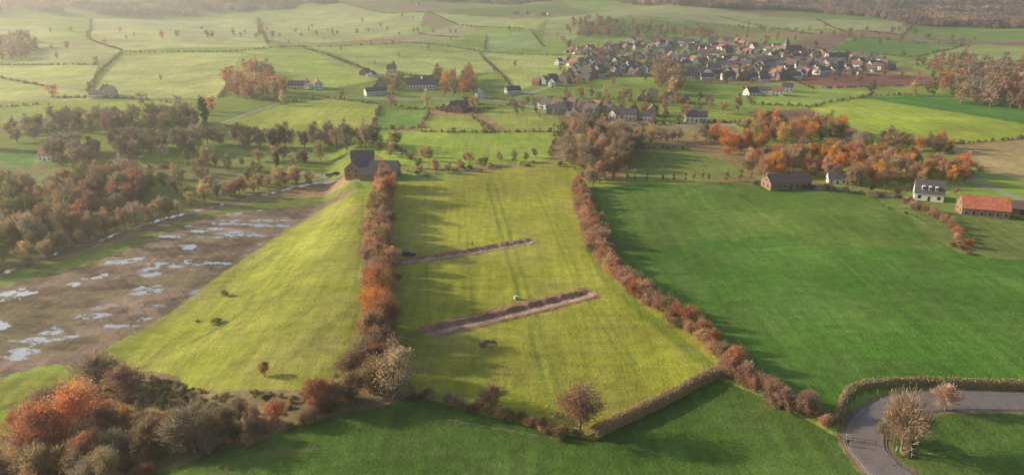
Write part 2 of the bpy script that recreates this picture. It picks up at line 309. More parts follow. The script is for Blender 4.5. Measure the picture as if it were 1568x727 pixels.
def tree_mesh(name,seed,nl,ls,twig=0.,R=4.,base=.22,nc=34,trunk=.28,spread=.2,H=10.,up=0.):
    rng=np.random.default_rng(seed); V=[];Fs=[]
    bx,by=rng.normal(size=2)*.25; top=np.array([bx,by,H*.72]); p=[np.zeros(3),np.array([bx*.4,by*.2,H*base*.9]),np.array([bx*.2,by*.8,H*.48]),top]
    r=[trunk*1.25,trunk,trunk*.62,trunk*.15]
    if trunk>0:
        for i in range(3): tube(V,Fs,p[i],p[i+1],r[i],r[i+1],6)
    cz=H*(base+(1-base)*.5); rz=H*(1-base)*.5
    dirs=rng.normal(size=(nc,3)); dirs/=np.linalg.norm(dirs,axis=1)[:,None]; rad=rng.uniform(.3,1.,nc)**.6*rng.uniform(.6,1.15,nc)
    lob=rng.normal(size=(5,3)); lob/=np.linalg.norm(lob,axis=1)[:,None]; rad*=.78+.36*np.max(dirs@lob.T,axis=1)
    C=dirs*rad[:,None]*np.array([R,R,rz])+np.array([0,0,cz]); C[:,:2]*=(1-.35*np.clip((C[:,2:3]-cz)/rz,0,1))*(1-.3*np.clip((cz-C[:,2:3])/rz,0,1))
    starts=np.zeros((nc,3))
    for i,c in enumerate(C):
        h=np.clip(c[2]-np.hypot(c[0],c[1])*.75,H*base*.6,H*.66); s0=np.array([bx*.3,by*.4,h]); starts[i]=s0
        if trunk>0:
            mid=(s0+c)/2+rng.normal(size=3)*.3; rr0=trunk*.32*rng.uniform(.6,1.2)
            tube(V,Fs,s0,mid,rr0,rr0*.55,4); tube(V,Fs,mid,c,rr0*.55,rr0*.12,3)
            for q in range(2):
                e=c+rng.normal(size=3)*R*spread*1.3; tube(V,Fs,mid,e,rr0*.35,.02,3)
    nb=sum(len(f) for f in Fs); nv=sum(len(v) for v in V)
    ci=rng.choice(nc,nl,p=(lambda w:w/w.sum())(rng.uniform(.3,1.5,nc))); sg=R*spread*rng.uniform(.7,1.3,nc)
    P=C[ci]+rng.normal(size=(nl,3))*sg[ci][:,None]*np.array([1,1,.85]); P[:,2]=np.maximum(P[:,2],.1)
    dr=P-starts[ci]; dr/=np.linalg.norm(dr,axis=1)[:,None]+1e-6; dr[:,2]+=up
    LV=leaves(P,ls,rng,dr,twig); ct=rng.uniform(.1,.9,nc); tone=np.clip(ct[ci]*.6+rng.random(nl)*.4,0,1)
    V.append(LV); Fs.append(nv+np.arange(nl*4).reshape(-1,4))
    me=mesh_np(name,np.vstack(V),np.vstack(Fs)); me.materials.append(FOL); me.materials.append(BARK)
    mi=np.zeros(nb+nl,np.int32); mi[:nb]=1; me.polygons.foreach_set('material_index',mi)
    tn=np.full(nv+nl*4,.5); tn[nv:]=np.repeat(tone,4); attr(me,'tone','FLOAT','POINT',tn,'value'); return me
NEAR=[tree_mesh('near_tree_mesh',s,6000,.22,tw,R,ba,56,.24,.15) for s,tw,R,ba in [(1,.35,4.2,.2),(2,.5,4.6,.15),(3,.35,3.8,.2)]]
BARE=[tree_mesh('bare_tree_mesh',s,2400,.34,1.,R,.16,70,.26,.15,up=.3) for s,R in [(5,4.2),(6,4.8)]]
MID=[tree_mesh('mid_tree_mesh',s,n,.34,tw,R,ba,30,.26,.16,up=.35) for s,tw,R,ba,n in [(11,.55,3.6,.12,1600),(12,.65,4.2,.1,1700),(13,.5,3.2,.12,1400),(14,.95,3.9,.12,1900),(15,1.,3.3,.12,1900),(16,.85,4.4,.1,1900)]]
FAR=[tree_mesh('far_tree_mesh',s,420,.6,.4,R,.1,22,.25,.16) for s,R in [(21,3.6),(22,4.2),(23,3.)]]
NARROW=[tree_mesh('narrow_tree_mesh',s,900,.3,.8,1.2,.12,26,.14,.3) for s in (31,32)]
SHRUB=[tree_mesh('shrub_mesh',s,1900,.25,tw,3.,.0,30,.0,.19,4.,up=.8) for s,tw in ((41,.6),(42,.75),(43,.45),(44,1.))]
FSHRUB=[tree_mesh('far_shrub_mesh',s,200,.7,.3,3.4,.0,12,.0,.22,4.) for s in (51,52)]
CONIF=[tree_mesh('conifer_mesh',61,1800,.4,.2,1.8,.06,40,.2,.3)]
def clump_mesh(seed):
    rng=np.random.default_rng(seed); Ps=[];T=[]
    for i in range(26):
        c=np.array([*rng.uniform(-22,22,2),6.]); n=60
        d=rng.normal(size=(n,3)); d/=np.linalg.norm(d,axis=1)[:,None]; Ps.append(c+d*np.array([4.2,4.2,5])*rng.uniform(.7,1.05,n)[:,None]*rng.uniform(.8,1.15)); T.append(np.clip(rng.uniform(.1,.9)+rng.normal(size=n)*.12,0,1))
    P=np.vstack(Ps); LV=leaves(P,1.7,rng); me=mesh_np('woodland_mesh',LV,np.arange(len(LV)).reshape(-1,4)); me.materials.append(FOL)
    attr(me,'tone','FLOAT','POINT',np.repeat(np.concatenate(T),4),'value'); return me
CLUMP=[clump_mesh(s) for s in (71,72,73)]
RUS=(.56,.28,.15); ORG=(.74,.36,.11); BRN=(.42,.30,.18); GRY=(.38,.31,.22); PNK=(.58,.37,.25); GLD=(.62,.47,.22); OLV=(.26,.27,.10); DKG=(.09,.13,.05); DBR=(.28,.21,.14)
def inst(name,me,xy,s,color,parent=None,sz=None,z=None):
    o=bpy.data.objects.new(name,me); zz=float(hfull(xy[0],xy[1])) if z is None else z
    o.location=(xy[0],xy[1],zz-.1*s); a=random.uniform(.82,1.18); o.scale=(s*a,s/a,sz if sz else s*random.uniform(.85,1.25)); o.rotation_euler=(random.uniform(-.06,.06),random.uniform(-.06,.06),random.uniform(0,6.28))
    k=random.uniform(.72,1.2); o.color=(color[0]*k,color[1]*k*random.uniform(.94,1.06),color[2]*k,1); COL.objects.link(o)
    if parent: o.parent=parent
    return o
def empty(name):
    e=bpy.data.objects.new(name,None); e.empty_display_size=1; COL.objects.link(e); return e
def row(name,uv,sp,protos,smin,smax,cols,jit=1.,skip=0.,double=0):
    P=G(uv); par=empty(name); d=np.hypot(*(P[1:]-P[:-1]).T); cum=np.concatenate([[0],np.cumsum(d)]); s=0
    pts=[];
    while s<cum[-1]:
        pts.append((np.interp(s,cum,P[:,0])+random.gauss(0,jit),np.interp(s,cum,P[:,1])+random.gauss(0,jit))); s+=sp*random.uniform(.5,1.5)
    pts=[p for p in pts if random.random()>=skip]
    if not pts: return
    A=np.array(pts); zz=hfull(A[:,0],A[:,1])
    for p,z in zip(pts,zz): inst('tree',random.choice(protos),p,random.uniform(smin,smax),random.choice(cols),par,z=float(z))
def scatter(name,uv,n,protos,smin,smax,cols,mind=0):
    P=G(uv); par=empty(name); lo=P.min(0);hi=P.max(0); c=RNG.uniform(lo,hi,(n*14,2)); c=c[inpoly(c[:,0],c[:,1],P)]
    out=[]
    for p in c:
        if len(out)>=n: break
        if mind and out and np.min(np.hypot(*(np.array(out)-p).T))<mind: continue
        out.append(p)
    if not out: return
    A=np.array(out); zz=hfull(A[:,0],A[:,1])
    for p,z in zip(out,zz): inst('tree',random.choice(protos),p,random.uniform(smin,smax),random.choice(cols),par,z=float(z))
def one(name,me,u,v,s,c,sz=None): inst(name,me,g1(u,v),s,c,None,sz)
row('hedgerow_trees',[(588,284),(583,330),(579,370)],3.0,MID,.62,.9,[PNK,BRN,RUS,RUS],1.3)
row('hedgerow_trees',[(579,370),(577,420),(580,462)],2.5,MID+NEAR,.65,1.,[PNK,BRN,RUS],1.5)
row('hedgerow_trees',[(580,462),(586,525)],2.2,NEAR,.72,1.,[ORG,RUS,ORG,(.62,.36,.13)],1.6)
row('hedgerow_trees',[(586,525),(582,560),(556,590)],2.3,NEAR+BARE,.65,.95,[BRN,RUS,PNK,GRY],1.9)
row('hedgerow_shrubs',[(588,284),(580,370),(582,470),(588,560),(600,596)],1.6,SHRUB,.45,.9,[BRN,DBR,PNK,RUS],1.5)
one('autumn_tree',NEAR[1],603,610,1.2,(.52,.38,.26)); one('autumn_tree',NEAR[2],540,615,.75,BRN); one('autumn_tree',NEAR[0],487,630,.82,RUS); one('autumn_tree',NEAR[2],515,622,.6,BRN); one('autumn_tree',NEAR[0],572,604,.85,BRN)
one('autumn_tree',NEAR[0],887,667,1.08,(.50,.29,.2)); one('bare_tree',BARE[0],752,628,.6,PNK)
one('autumn_tree',NEAR[0],112,680,1.55,(.72,.35,.16)); one('autumn_tree',NEAR[1],70,705,1.1,RUS); one('autumn_tree',NEAR[2],195,615,.95,(.38,.23,.17)); one('bare_tree',BARE[0],153,600,1.15,GRY); one('bare_tree',BARE[1],300,692,1.1,GRY); one('bare_tree',BARE[0],235,700,.9,BRN)
one('autumn_tree',NEAR[0],345,665,.6,DBR); one('autumn_tree',NEAR[2],140,720,.8,RUS)
one('hawthorn_bush',SHRUB[0],345,453,.42,OLV); one('hawthorn_bush',SHRUB[1],332,495,.48,OLV); one('young_autumn_tree',NEAR[2],405,576,.36,(.5,.27,.1)); one('hawthorn_bush',SHRUB[2],302,492,.2,OLV)
one('bare_tree',BARE[1],1380,692,.95,(.64,.48,.32)); one('bare_tree',BARE[0],1447,628,.66,(.64,.48,.34)); one('bare_tree',BARE[0],1352,672,.45,(.5,.4,.28))
scatter('scrub_thicket',[(-40,720),(60,660),(130,625),(230,650),(330,660),(440,645),(530,608),(560,622),(440,662),(330,695),(200,740),(60,800)],130,SHRUB,.3,.8,[BRN,RUS,GRY,RUS,PNK],0)
scatter('scrub_thicket',[(-40,700),(60,640),(120,610),(180,650),(230,690),(200,735),(60,800)],24,NEAR+BARE,.45,.8,[BRN,RUS,GRY,RUS],3)
scatter('scrub_thicket',[(230,690),(330,655),(440,640),(430,660),(330,692),(230,725)],16,NEAR+BARE,.3,.55,[BRN,PNK,GRY,RUS],2)
scatter('rough_grass_tussocks',[(130,600),(230,575),(330,605),(480,600),(530,590),(520,615),(400,650),(250,650)],340,SHRUB,.08,.26,[(.56,.44,.24),(.5,.38,.2),BRN,(.42,.36,.18),OLV],0)
row('hedgerow_shrubs',[(600,604),(680,614),(760,638),(850,660),(890,668)],1.3,SHRUB,.28,.52,[BRN,PNK,DBR,GLD],.7)
row('hedgerow_shrubs',[(886,288),(899,330),(920,384),(950,424),(985,455)],1.3,SHRUB,.65,1.,[PNK,RUS,BRN,(.64,.4,.28)],1.0)
row('hedgerow_trees',[(886,288),(899,330),(920,384),(950,424)],4,MID,.35,.58,[PNK,BRN,RUS],.8)
row('hedgerow_shrubs',[(978,448),(1010,470),(1060,505),(1100,540),(1125,572)],1.25,SHRUB,.45,.85,[PNK,BRN,PNK,GLD],1.2)
row('hedgerow_trees',[(1000,465),(1060,505),(1128,572)],3.4,NEAR+BARE,.32,.54,[PNK,BRN,RUS],1.1)
row('hedgerow_shrubs',[(1120,572),(1180,610),(1262,648)],1.3,SHRUB,.38,.78,[PNK,BRN,PNK,GRY],1.2)
row('hedgerow_trees',[(1120,575),(1180,610),(1245,642)],2.5,NEAR+BARE,.34,.56,[PNK,(.62,.44,.32)],.9)
row('bramble_scrub',[(1390,310),(1440,335),(1475,365),(1470,385)],1.8,SHRUB,.3,.6,[RUS,BRN,PNK],1.2)
row('bramble_scrub',[(1340,300),(1360,320),(1420,340)],5,SHRUB,.15,.3,[BRN,OLV],1.)
row('field_edge_hedge',[(1160,284),(1290,294),(1395,306)],4,SHRUB,.3,.6,[BRN,OLV,DBR],1)
row('young_poplar_trees',[(960,280),(1060,279),(1160,277)],4.5,NARROW,.4,.6,[BRN,PNK],.5)
scatter('copse_trees',[(860,235),(880,205),(940,208),(985,225),(958,262),(955,282),(900,290),(885,262),(868,252)],64,MID,.75,1.15,[GRY,BRN,(.52,.4,.26),PNK],3)
row('copse_trees',[(960,218),(1060,216),(1100,222)],6,MID,.6,.9,[BRN,GRY,GLD],3)
scatter('autumn_copse_trees',[(1075,235),(1090,205),(1170,190),(1290,205),(1280,222),(1180,225),(1140,242)],48,MID[:3]+MID,.75,1.1,[ORG,RUS,(.70,.44,.18),ORG,OLV,BRN],4)
scatter('autumn_copse_trees',[(1140,262),(1170,245),(1250,235),(1350,240),(1475,262),(1480,285),(1400,288),(1290,292),(1250,270),(1160,275)],115,MID[:3]+MID,.65,1.,[ORG,RUS,(.66,.42,.22),(.60,.4,.26),BRN],2.8)
scatter('autumn_copse_trees',[(1350,215),(1430,222),(1470,235),(1380,240),(1290,228)],28,MID,.5,.8,[ORG,BRN,GRY],4)
row('lane_hedge',[(1290,290),(1400,296),(1440,290)],5,MID,.25,.4,[OLV,DBR,BRN],2)
scatter('riverside_woodland',[(-120,420),(-120,300),(0,285),(60,300),(120,292),(190,268),(225,275),(235,308),(180,345),(70,385),(0,408)],150,MID,.75,1.25,[DBR,BRN,GRY,OLV,DBR,BRN,RUS],3.0)
scatter('riverside_woodland',[(190,265),(240,240),(330,252),(420,262),(440,285),(300,310),(230,325)],26,MID,.4,.8,[BRN,GRY,OLV,GLD],3.5)
row('riverside_trees',[(10,415),(90,386),(150,364),(210,343),(280,323)],2.6,MID,.45,.85,[GLD,(.57,.45,.27),BRN,GLD],1.6)
row('riverside_trees',[(300,316),(330,310)],6,MID,.6,.85,[GLD],1); row('riverside_trees',[(345,303),(400,292),(480,276)],2.4,MID,.55,.85,[(.62,.44,.24),GLD,PNK],1.8)
row('woodland_edge_trees',[(-60,240),(40,218),(80,205)],7,MID,.7,1.1,[DBR,GRY],3); scatter('woodland',[(60,262),(80,235),(160,222),(290,225),(300,240),(180,250)],32,MID,.75,1.15,[DBR,BRN,GRY,OLV],3)
scatter('woodland',[(0,200),(100,188),(280,182),(330,190),(300,203),(150,206),(0,210)],55,MID,.7,1.1,[DBR,GRY,BRN,OLV],4)
row('tall_tree_row',[(300,222),(400,226),(500,222),(560,228),(600,222)],5,MID,.85,1.25,[GRY,BRN,DBR],2.5)
row('tree_row',[(330,255),(420,250),(500,248)],5,MID,.45,.85,[GLD,BRN,GRY],3); one('conifer_tree',CONIF[0],315,192,1.3,DKG); one('conifer_tree',CONIF[0],425,258,.7,DKG); one('conifer_tree',CONIF[0],468,250,.6,DKG); one('conifer_tree',CONIF[0],575,222,.7,DKG)
row('tree_row',[(560,232),(600,235),(640,250)],5,MID,.4,.7,[GLD,BRN,OLV],3); row('garden_hedge',[(640,262),(700,255),(760,250),(840,240)],5,MID,.2,.45,[OLV,BRN,GLD],2.5)
row('garden_trees',[(600,270),(640,268),(690,262),(720,250)],7,MID,.35,.6,[GLD,BRN,PNK],4)
scatter('far_copse',[(340,125),(400,105),(440,145),(400,158),(345,148)],50,FAR,1.,1.4,[RUS,BRN,(.64,.42,.23),GRY],5)
scatter('far_copse',[(660,125),(720,120),(725,145),(680,150)],24,FAR,1.,1.3,[ORG,BRN,RUS],5)
scatter('far_copse',[(1000,115),(1020,100),(1045,130),(1040,150),(1010,145)],36,FAR,1.,1.4,[PNK,BRN,GRY],5)
scatter('far_copse',[(570,130),(610,120),(640,128),(600,150)],14,FAR,.7,1.,[OLV,BRN,GRY],5)
scatter('far_woodland',[(1440,140),(1480,112),(1568,105),(1680,118),(1680,190),(1568,172),(1470,160)],220,FAR,1.,1.5,[RUS,BRN,(.5,.36,.26),GRY],6)
scatter('far_woodland',[(1400,100),(1470,92),(1540,105),(1440,118)],36,FAR,.8,1.2,[RUS,GRY,BRN],7)
scatter('wooded_hills',[(-300,-10),(-300,26),(0,26),(200,24),(350,18),(510,12),(500,-6),(300,-8)],420,CLUMP,.8,1.1,[DBR,(.22,.2,.12),BRN],0)
scatter('wooded_hills',[(940,-5),(955,8),(1100,14),(1250,20),(1390,36),(1568,46),(1800,56),(1800,-5)],800,CLUMP,.7,1.1,[BRN,(.42,.3,.22),DBR,PNK],0)
scatter('wooded_hills',[(480,-8),(520,-2),(700,4),(940,2),(940,-8)],220,CLUMP,.8,1.1,[DBR,BRN],0)
scatter('far_woodland',[(860,40),(900,30),(1000,45),(1100,55),(1090,62),(960,56),(880,60)],100,FAR,.8,1.3,[BRN,GRY,RUS],6)
scatter('far_woodland',[(-80,88),(40,58),(60,78),(40,92),(-80,100)],60,FAR,.9,1.3,[GRY,BRN,OLV],7)
HC=[DBR,OLV,BRN,GRY]
for pl in [[(140,30),(135,60),(188,78),(150,112),(135,142)],[(188,80),(340,80),(470,72),(610,68)],[(395,28),(410,66)],[(465,75),(560,106)],[(610,66),(740,80),(905,84)],[(735,82),(765,112),(790,140)],
  [(745,55),(742,78)],[(815,50),(832,72)],[(700,58),(640,52)],[(0,120),(80,135)],[(0,100),(150,100)],[(80,150),(200,152),(290,160)],[(335,150),(350,132),(395,148),(430,158)],[(430,160),(500,150),(580,160),(655,168),(735,170),(790,160)],
  [(340,192),(430,204),(568,202)],[(568,202),(582,163)],[(576,198),(645,196),(657,170)],[(645,202),(752,203),(850,202)],[(722,178),(752,201)],[(600,222),(640,250)],[(850,203),(842,240)],
  [(1130,192),(1160,186),(1215,194),(1300,216)],[(1238,166),(1318,150),(1330,148)],[(1365,219),(1430,223),(1568,212),(1650,206)],[(1440,224),(1500,262)],[(1000,190),(1155,188)],[(1140,132),(1150,160),(1240,163)],
  [(1200,117),(1245,136),(1440,131)],[(1200,72),(1275,76),(1400,88),(1480,70)],[(1310,57),(1480,69)],[(1380,56),(1400,37)],[(960,25),(1120,40),(1380,54)],[(1200,45),(1245,54)],[(835,125),(912,105)],[(660,20),(700,38),(820,48)],[(520,5),(660,20)],
  [(860,170),(960,195),(1000,190)],[(865,190),(870,212)],[(1400,145),(1330,148)],[(955,228),(1055,228)],[(0,165),(60,160)],[(1100,25),(1200,45)],[(1250,30),(1300,52)],[(0,280),(60,290),(190,262),(330,252)]]:
    row('field_hedge',pl,2.8,FSHRUB,.22,.5,HC,.6,.05)
for pl in [[(0,70),(60,80)],[(100,75),(180,72)],[(400,40),(405,60)],[(630,50),(700,52)],[(80,150),(130,140)],[(430,162),(520,150)],[(600,165),(700,172)],[(1380,50),(1400,30)],[(700,165),(790,175)],[(950,80),(1000,120)],[(1100,60),(1200,70)],[(1300,60),(1500,74)],[(1330,150),(1440,142)],[(870,215),(1000,200)],[(1050,180),(1150,170)],[(230,160),(330,180)],[(240,60),(600,45)],[(850,60),(900,90)],[(1000,40),(1380,52)],[(920,150),(1000,160)],[(1430,120),(1440,150)]]:
    row('hedgerow_trees',pl,24,FAR,.6,1.1,[BRN,GRY,RUS,OLV,GLD],4,.1)
scatter('village_trees',[(835,140),(880,75),(1000,60),(1200,72),(1360,88),(1370,125),(1200,130),(1050,135),(960,130)],230,FAR,.4,.85,[BRN,GRY,OLV,RUS,GRY],6)
scatter('hamlet_trees',[(780,160),(860,150),(1010,150),(1100,160),(1050,192),(900,192),(800,180)],80,FAR,.45,.8,[BRN,GRY,RUS,OLV],7)
scatter('meadow_trees',[(60,50),(600,25),(900,60),(700,150),(500,140),(100,160)],40,FAR,.4,.8,[BRN,GRY,OLV,RUS],0)
scatter('meadow_trees',[(1050,30),(1500,50),(1568,100),(1400,150),(1100,60)],50,FAR,.5,.9,[BRN,GRY,OLV,RUS],0)
scatter('riverbank_bushes',[(600,262),(700,258),(860,245),(860,255),(700,268),(600,278)],22,SHRUB,.25,.5,[BRN,GLD,OLV],0)

# ------------------------------------------------------------------ clipped hedges
def clipped(name,uv,w,h,c,world=False):
    P=smooth_line(uv if world else G(uv),10); d=np.hypot(*(P[1:]-P[:-1]).T); cum=np.concatenate([[0],np.cumsum(d)]); n=int(cum[-1]/.5)
    s=np.linspace(0,cum[-1],n); x=np.interp(s,cum,P[:,0]); y=np.interp(s,cum,P[:,1]); tx=np.gradient(x); ty=np.gradient(y); l=np.hypot(tx,ty); nx=-ty/l; ny=tx/l
    prof=[(-w/2,0),(-w/2-.05,h*.5),(-w/2+.05,h*.9),(-w/4,h),(w/4,h),(w/2-.05,h*.9),(w/2+.05,h*.5),(w/2,0)]; z0=hfull(x,y)
    rows_=[]
    for (a,b_) in prof:
        a2=a+(fbm(s/1.3,s*0+a*3+b_,5)-.5)*.6; b2=b_+(fbm(s/1.7,s*0+a*5,8)-.5)*.7*(b_>0)-.1*(b_==0)
        rows_.append(np.stack([x+nx*a2,y+ny*a2,z0+b2],1))
    A=np.stack(rows_,1); k=len(prof); V=A.reshape(-1,3); i,j=np.meshgrid(np.arange(n-1),np.arange(k-1),indexing='ij')
    Fc=np.stack([i*k+j,(i+1)*k+j,(i+1)*k+j+1,i*k+j+1],-1).reshape(-1,4); core=len(V)
    nl=int(cum[-1]*130); ii_=RNG.integers(0,n-1,nl); u_=RNG.random(nl)*(k-1); a_=np.floor(u_).astype(int); fr=(u_-a_)[:,None]; Pp=A[ii_,a_]*(1-fr)+A[ii_,a_+1]*fr+RNG.normal(size=(nl,3))*.19
    LV=leaves(Pp,.17,RNG,None,0); V=np.vstack([V,LV]); Fa=np.vstack([Fc,core+np.arange(nl*4).reshape(-1,4)]); me=mesh_np(name,V,Fa); me.materials.append(FOL)
    tn=np.concatenate([np.full(core,.15),np.repeat(RNG.random(nl),4)]); attr(me,'tone','FLOAT','POINT',tn,'value'); o=bpy.data.objects.new(name,me); o.color=(*c,1); COL.objects.link(o)
clipped('clipped_hedge',[(905,670),(960,643),(1030,610),(1090,578),(1130,578)],1.9,2.0,(.60,.45,.22))
clipped('clipped_hedge',[(1262,650),(1284,640),(1290,618),(1308,600),(1350,591),(1420,589),(1500,592),(1600,595),(1720,596)],1.5,1.6,(.56,.44,.22))
clipped('clipped_hedge',[(1385,700),(1392,665),(1420,640)],.6,.45,(.5,.4,.2))

# ------------------------------------------------------------------ road
def strip(name,P,offs,mat,dz):
    x,y=P[:,0],P[:,1]; tx=np.gradient(x);ty=np.gradient(y);l=np.hypot(tx,ty);nx=-ty/l;ny=tx/l; A=[]
    for (o,d) in offs: A.append(np.stack([x+nx*o,y+ny*o,hgt(x+nx*o,y+ny*o)+d+dz],1))
    A=np.stack(A,1); n,k=A.shape[:2]; i,j=np.meshgrid(np.arange(n-1),np.arange(k-1),indexing='ij')
    Fc=np.stack([i*k+j,(i+1)*k+j,(i+1)*k+j+1,i*k+j+1],-1).reshape(-1,4)[:,::-1]; me=mesh_np(name,A.reshape(-1,3),Fc); me.materials.append(mat); o=bpy.data.objects.new(name,me); COL.objects.link(o); return o
strip('road',ROAD,[(-3.4,-.25),(-3.3,0)]+[(a,.03) for a in np.linspace(-3,3,7)]+[(3.3,0),(3.4,-.25)],ASPH,.10)
for sgn in (-1,1):
    strip('kerb',ROAD,[(sgn*3.42,-.2),(sgn*3.42,.02),(sgn*3.6,.02),(sgn*3.6,-.2)],SOIL,.06)
def dashes(off):
    P=ROAD; d=np.hypot(*(P[1:]-P[:-1]).T); cum=np.concatenate([[0],np.cumsum(d)]); V=[];Fd=[]; s=2.
    while s<cum[-1]-3:
        q=[]
        for e in (s,s+.5,s+1.): 
            a=np.array([np.interp(e,cum,P[:,0]),np.interp(e,cum,P[:,1])]); b_=np.array([np.interp(e+.3,cum,P[:,0]),np.interp(e+.3,cum,P[:,1])]); tt=(b_-a)/np.linalg.norm(b_-a); nn=np.array([-tt[1],tt[0]])
            for o in (off-.05,off+.05): p=a+nn*o; q.append([p[0],p[1],float(hgt(*p))+.145])
        n0=len(V); V+=q; Fd+=[(n0,n0+1,n0+3,n0+2),(n0+2,n0+3,n0+5,n0+4)]; s+=2.2
    me=bpy.data.meshes.new('road_edge_marking'); me.from_pydata(V,[],Fd); me.materials.append(PAINTW); o=bpy.data.objects.new('road_edge_marking',me); COL.objects.link(o)
dashes(2.7); dashes(-2.7)

class MB:
    def __init__(s): s.v=[];s.f=[];s.m=[];s.mats=[]
    def mi(s,mat):
        if mat not in s.mats: s.mats.append(mat)
        return s.mats.index(mat)
    def face(s,pts,mat):
        n=len(s.v); s.v+=[tuple(p) for p in pts]; s.f.append(tuple(range(n,n+len(pts)))); s.m.append(s.mi(mat))
    def box(s,x0,x1,y0,y1,z0,z1,mat,taper=0):
        t=taper; p=[(x0,y0,z0),(x1,y0,z0),(x1,y1,z0),(x0,y1,z0),(x0+t,y0+t,z1),(x1-t,y0+t,z1),(x1-t,y1-t,z1),(x0+t,y1-t,z1)]
        for q in [(0,3,2,1),(4,5,6,7),(0,1,5,4),(1,2,6,5),(2,3,7,6),(3,0,4,7)]: s.face([p[i] for i in q],mat)
    def cyl(s,c,r,w,mat,axis='y',n=12):
        a=[2*math.pi*i/n for i in range(n)]
        def pt(t,o): 
            return (c[0]+r*math.cos(t),c[1]+o,c[2]+r*math.sin(t)) if axis=='y' else (c[0]+r*math.cos(t),c[1]+r*math.sin(t),c[2]+o)
        s.face([pt(t,-w/2) for t in a],mat); s.face([pt(t,w/2) for t in a[::-1]],mat)
        for i in range(n): s.face([pt(a[i],-w/2),pt(a[i],w/2),pt(a[(i+1)%n],w/2),pt(a[(i+1)%n],-w/2)],mat)
    def mesh(s,name):
        me=bpy.data.meshes.new(name); me.from_pydata(s.v,[],s.f)
        for m_ in s.mats: me.materials.append(m_)
        me.polygons.foreach_set('material_index',s.m); me.update(); return me
def house(b,l,w,he,hr,wall,roof,ox=0,oy=0,chim=True,win=True,hip=0,door=True):
    x0,x1,y0,y1=ox-l/2,ox+l/2,oy-w/2,oy+w/2
    b.face([(x0,y0,-1),(x1,y0,-1),(x1,y0,he),(x0,y0,he)],wall); b.face([(x1,y1,-1),(x0,y1,-1),(x0,y1,he),(x1,y1,he)],wall)
    b.face([(x1,y0,-1),(x1,y1,-1),(x1,y1,he),(x1,oy,hr),(x1,y0,he)],wall); b.face([(x0,y1,-1),(x0,y0,-1),(x0,y0,he),(x0,oy,hr),(x0,y1,he)],wall)
    o=.35; k=(hr-he)/(w/2); ze=he-o*k; T=.14
    for sg in (-1,1):
        ye=oy+sg*(w/2+o); q=[(x0-o,ye,ze),(x1+o,ye,ze),(x1+o-hip,oy,hr),(x0-o+hip,oy,hr)]
        top=[(p[0],p[1],p[2]+T) for p in q]
        if sg>0: top=top[::-1]; 
        b.face(top,roof); b.face([(p[0],p[1],p[2]+.02) for p in (q if sg>0 else q[::-1])],roof)
        b.face([(x0-o,ye,ze),(x1+o,ye,ze),(x1+o,ye,ze+T),(x0-o,ye,ze+T)],wall)
        for xx in (x0-o,x1+o): b.face([(xx,ye,ze),(xx,oy,hr),(xx,oy,hr+T),(xx,ye,ze+T)],WHITE if wall!=BRICK else CREAM)
    if chim:
        b.box(x0+l*.2,x0+l*.2+.7,oy-.35,oy+.35,hr-.8,hr+1.0,BRICK); b.box(x0+l*.2-.06,x0+l*.2+.76,oy-.41,oy+.41,hr+1.0,hr+1.12,SLATE)
    if win:
        fl=[1.0] if he<4 else [1.0,3.6]
        n=max(2,int(l/2.8))
        for z in fl:
            for i in range(n):
                xc=x0+(i+.5)*l/n
                for yy,sg in ((y0,-1),(y1,1)):
                    if door and z==1.0 and i==n//2: b.box(xc-.5,xc+.5,min(yy,yy+sg*.05),max(yy,yy+sg*.05),0,2.1,DOOR); continue
                    b.box(xc-.6,xc+.6,min(yy,yy+sg*.04),max(yy,yy+sg*.04),z-.06,z+1.36,CONC if wall!=WHITE else DOOR)
                    b.box(xc-.5,xc+.5,min(yy,yy+sg*.07),max(yy,yy+sg*.07),z,z+1.3,GLASS)
            for xx,sg in ((x0,-1),(x1,1)):
                for yc in (oy-w*.22,oy+w*.22): b.box(min(xx,xx+sg*.06),max(xx,xx+sg*.06),yc-.45,yc+.45,z,z+1.3,GLASS)
        for xx,sg in ((x0,-1),(x1,1)): b.box(min(xx,xx+sg*.06),max(xx,xx+sg*.06),oy-.4,oy+.4,he+.3,min(he+1.3,hr-.8),GLASS) if hr-he>2.2 else None
def place(name,me,u,v,rot,s=1,xy=None):
    p=g1(u,v) if xy is None else xy; o=bpy.data.objects.new(name,me); o.location=(p[0],p[1],float(hfull(p[0],p[1]))); o.rotation_euler=(0,0,math.radians(rot)); o.scale=(s,s,s); COL.objects.link(o); return o
HS=[]
for (l,w,he,hr,wa,ro,nm) in [(10,7,4.6,8.2,WHITE,SLATE,'white_house'),(11,8,3,7,WHITE,BTILE,'white_house'),(9,7,4.6,8.4,BRICK,TILE,'brick_house'),(12,7.5,3,6.8,BRICK,BTILE,'brick_house'),(12,8,4.6,8.4,WHITE,SLATE,'white_house'),(9,7,4.8,8.6,CREAM,BTILE,'rendered_house'),(15,8,4,7.8,WHITE,SLATE,'white_house'),(10,7,4.6,8.8,CREAM,SLATE,'rendered_house'),(11,7.5,4.6,8.4,WHITE,TILE,'white_house'),(13,8,3.2,7.4,BRICK,SLATE,'brick_house')]:
    b=MB(); house(b,l,w,he,hr,wa,ro); 
    if l in(11,12): house(b,5,4.5,2.6,4.6,wa,ro,ox=l*.2,oy=w/2+2,chim=False,win=False)
    HS.append((nm,b.mesh(nm+'_mesh')))
taken=[]
def try_house(x,y,rot,md=7.8):
    for q in taken:
        if (q[0]-x)**2+(q[1]-y)**2<md*md: return
    taken.append((x,y)); nm,me=random.choice(HS); place(nm,me,0,0,rot+random.choice([0,0,0,90])+random.uniform(-8,8),random.uniform(.64,.86),xy=np.array([x,y]))
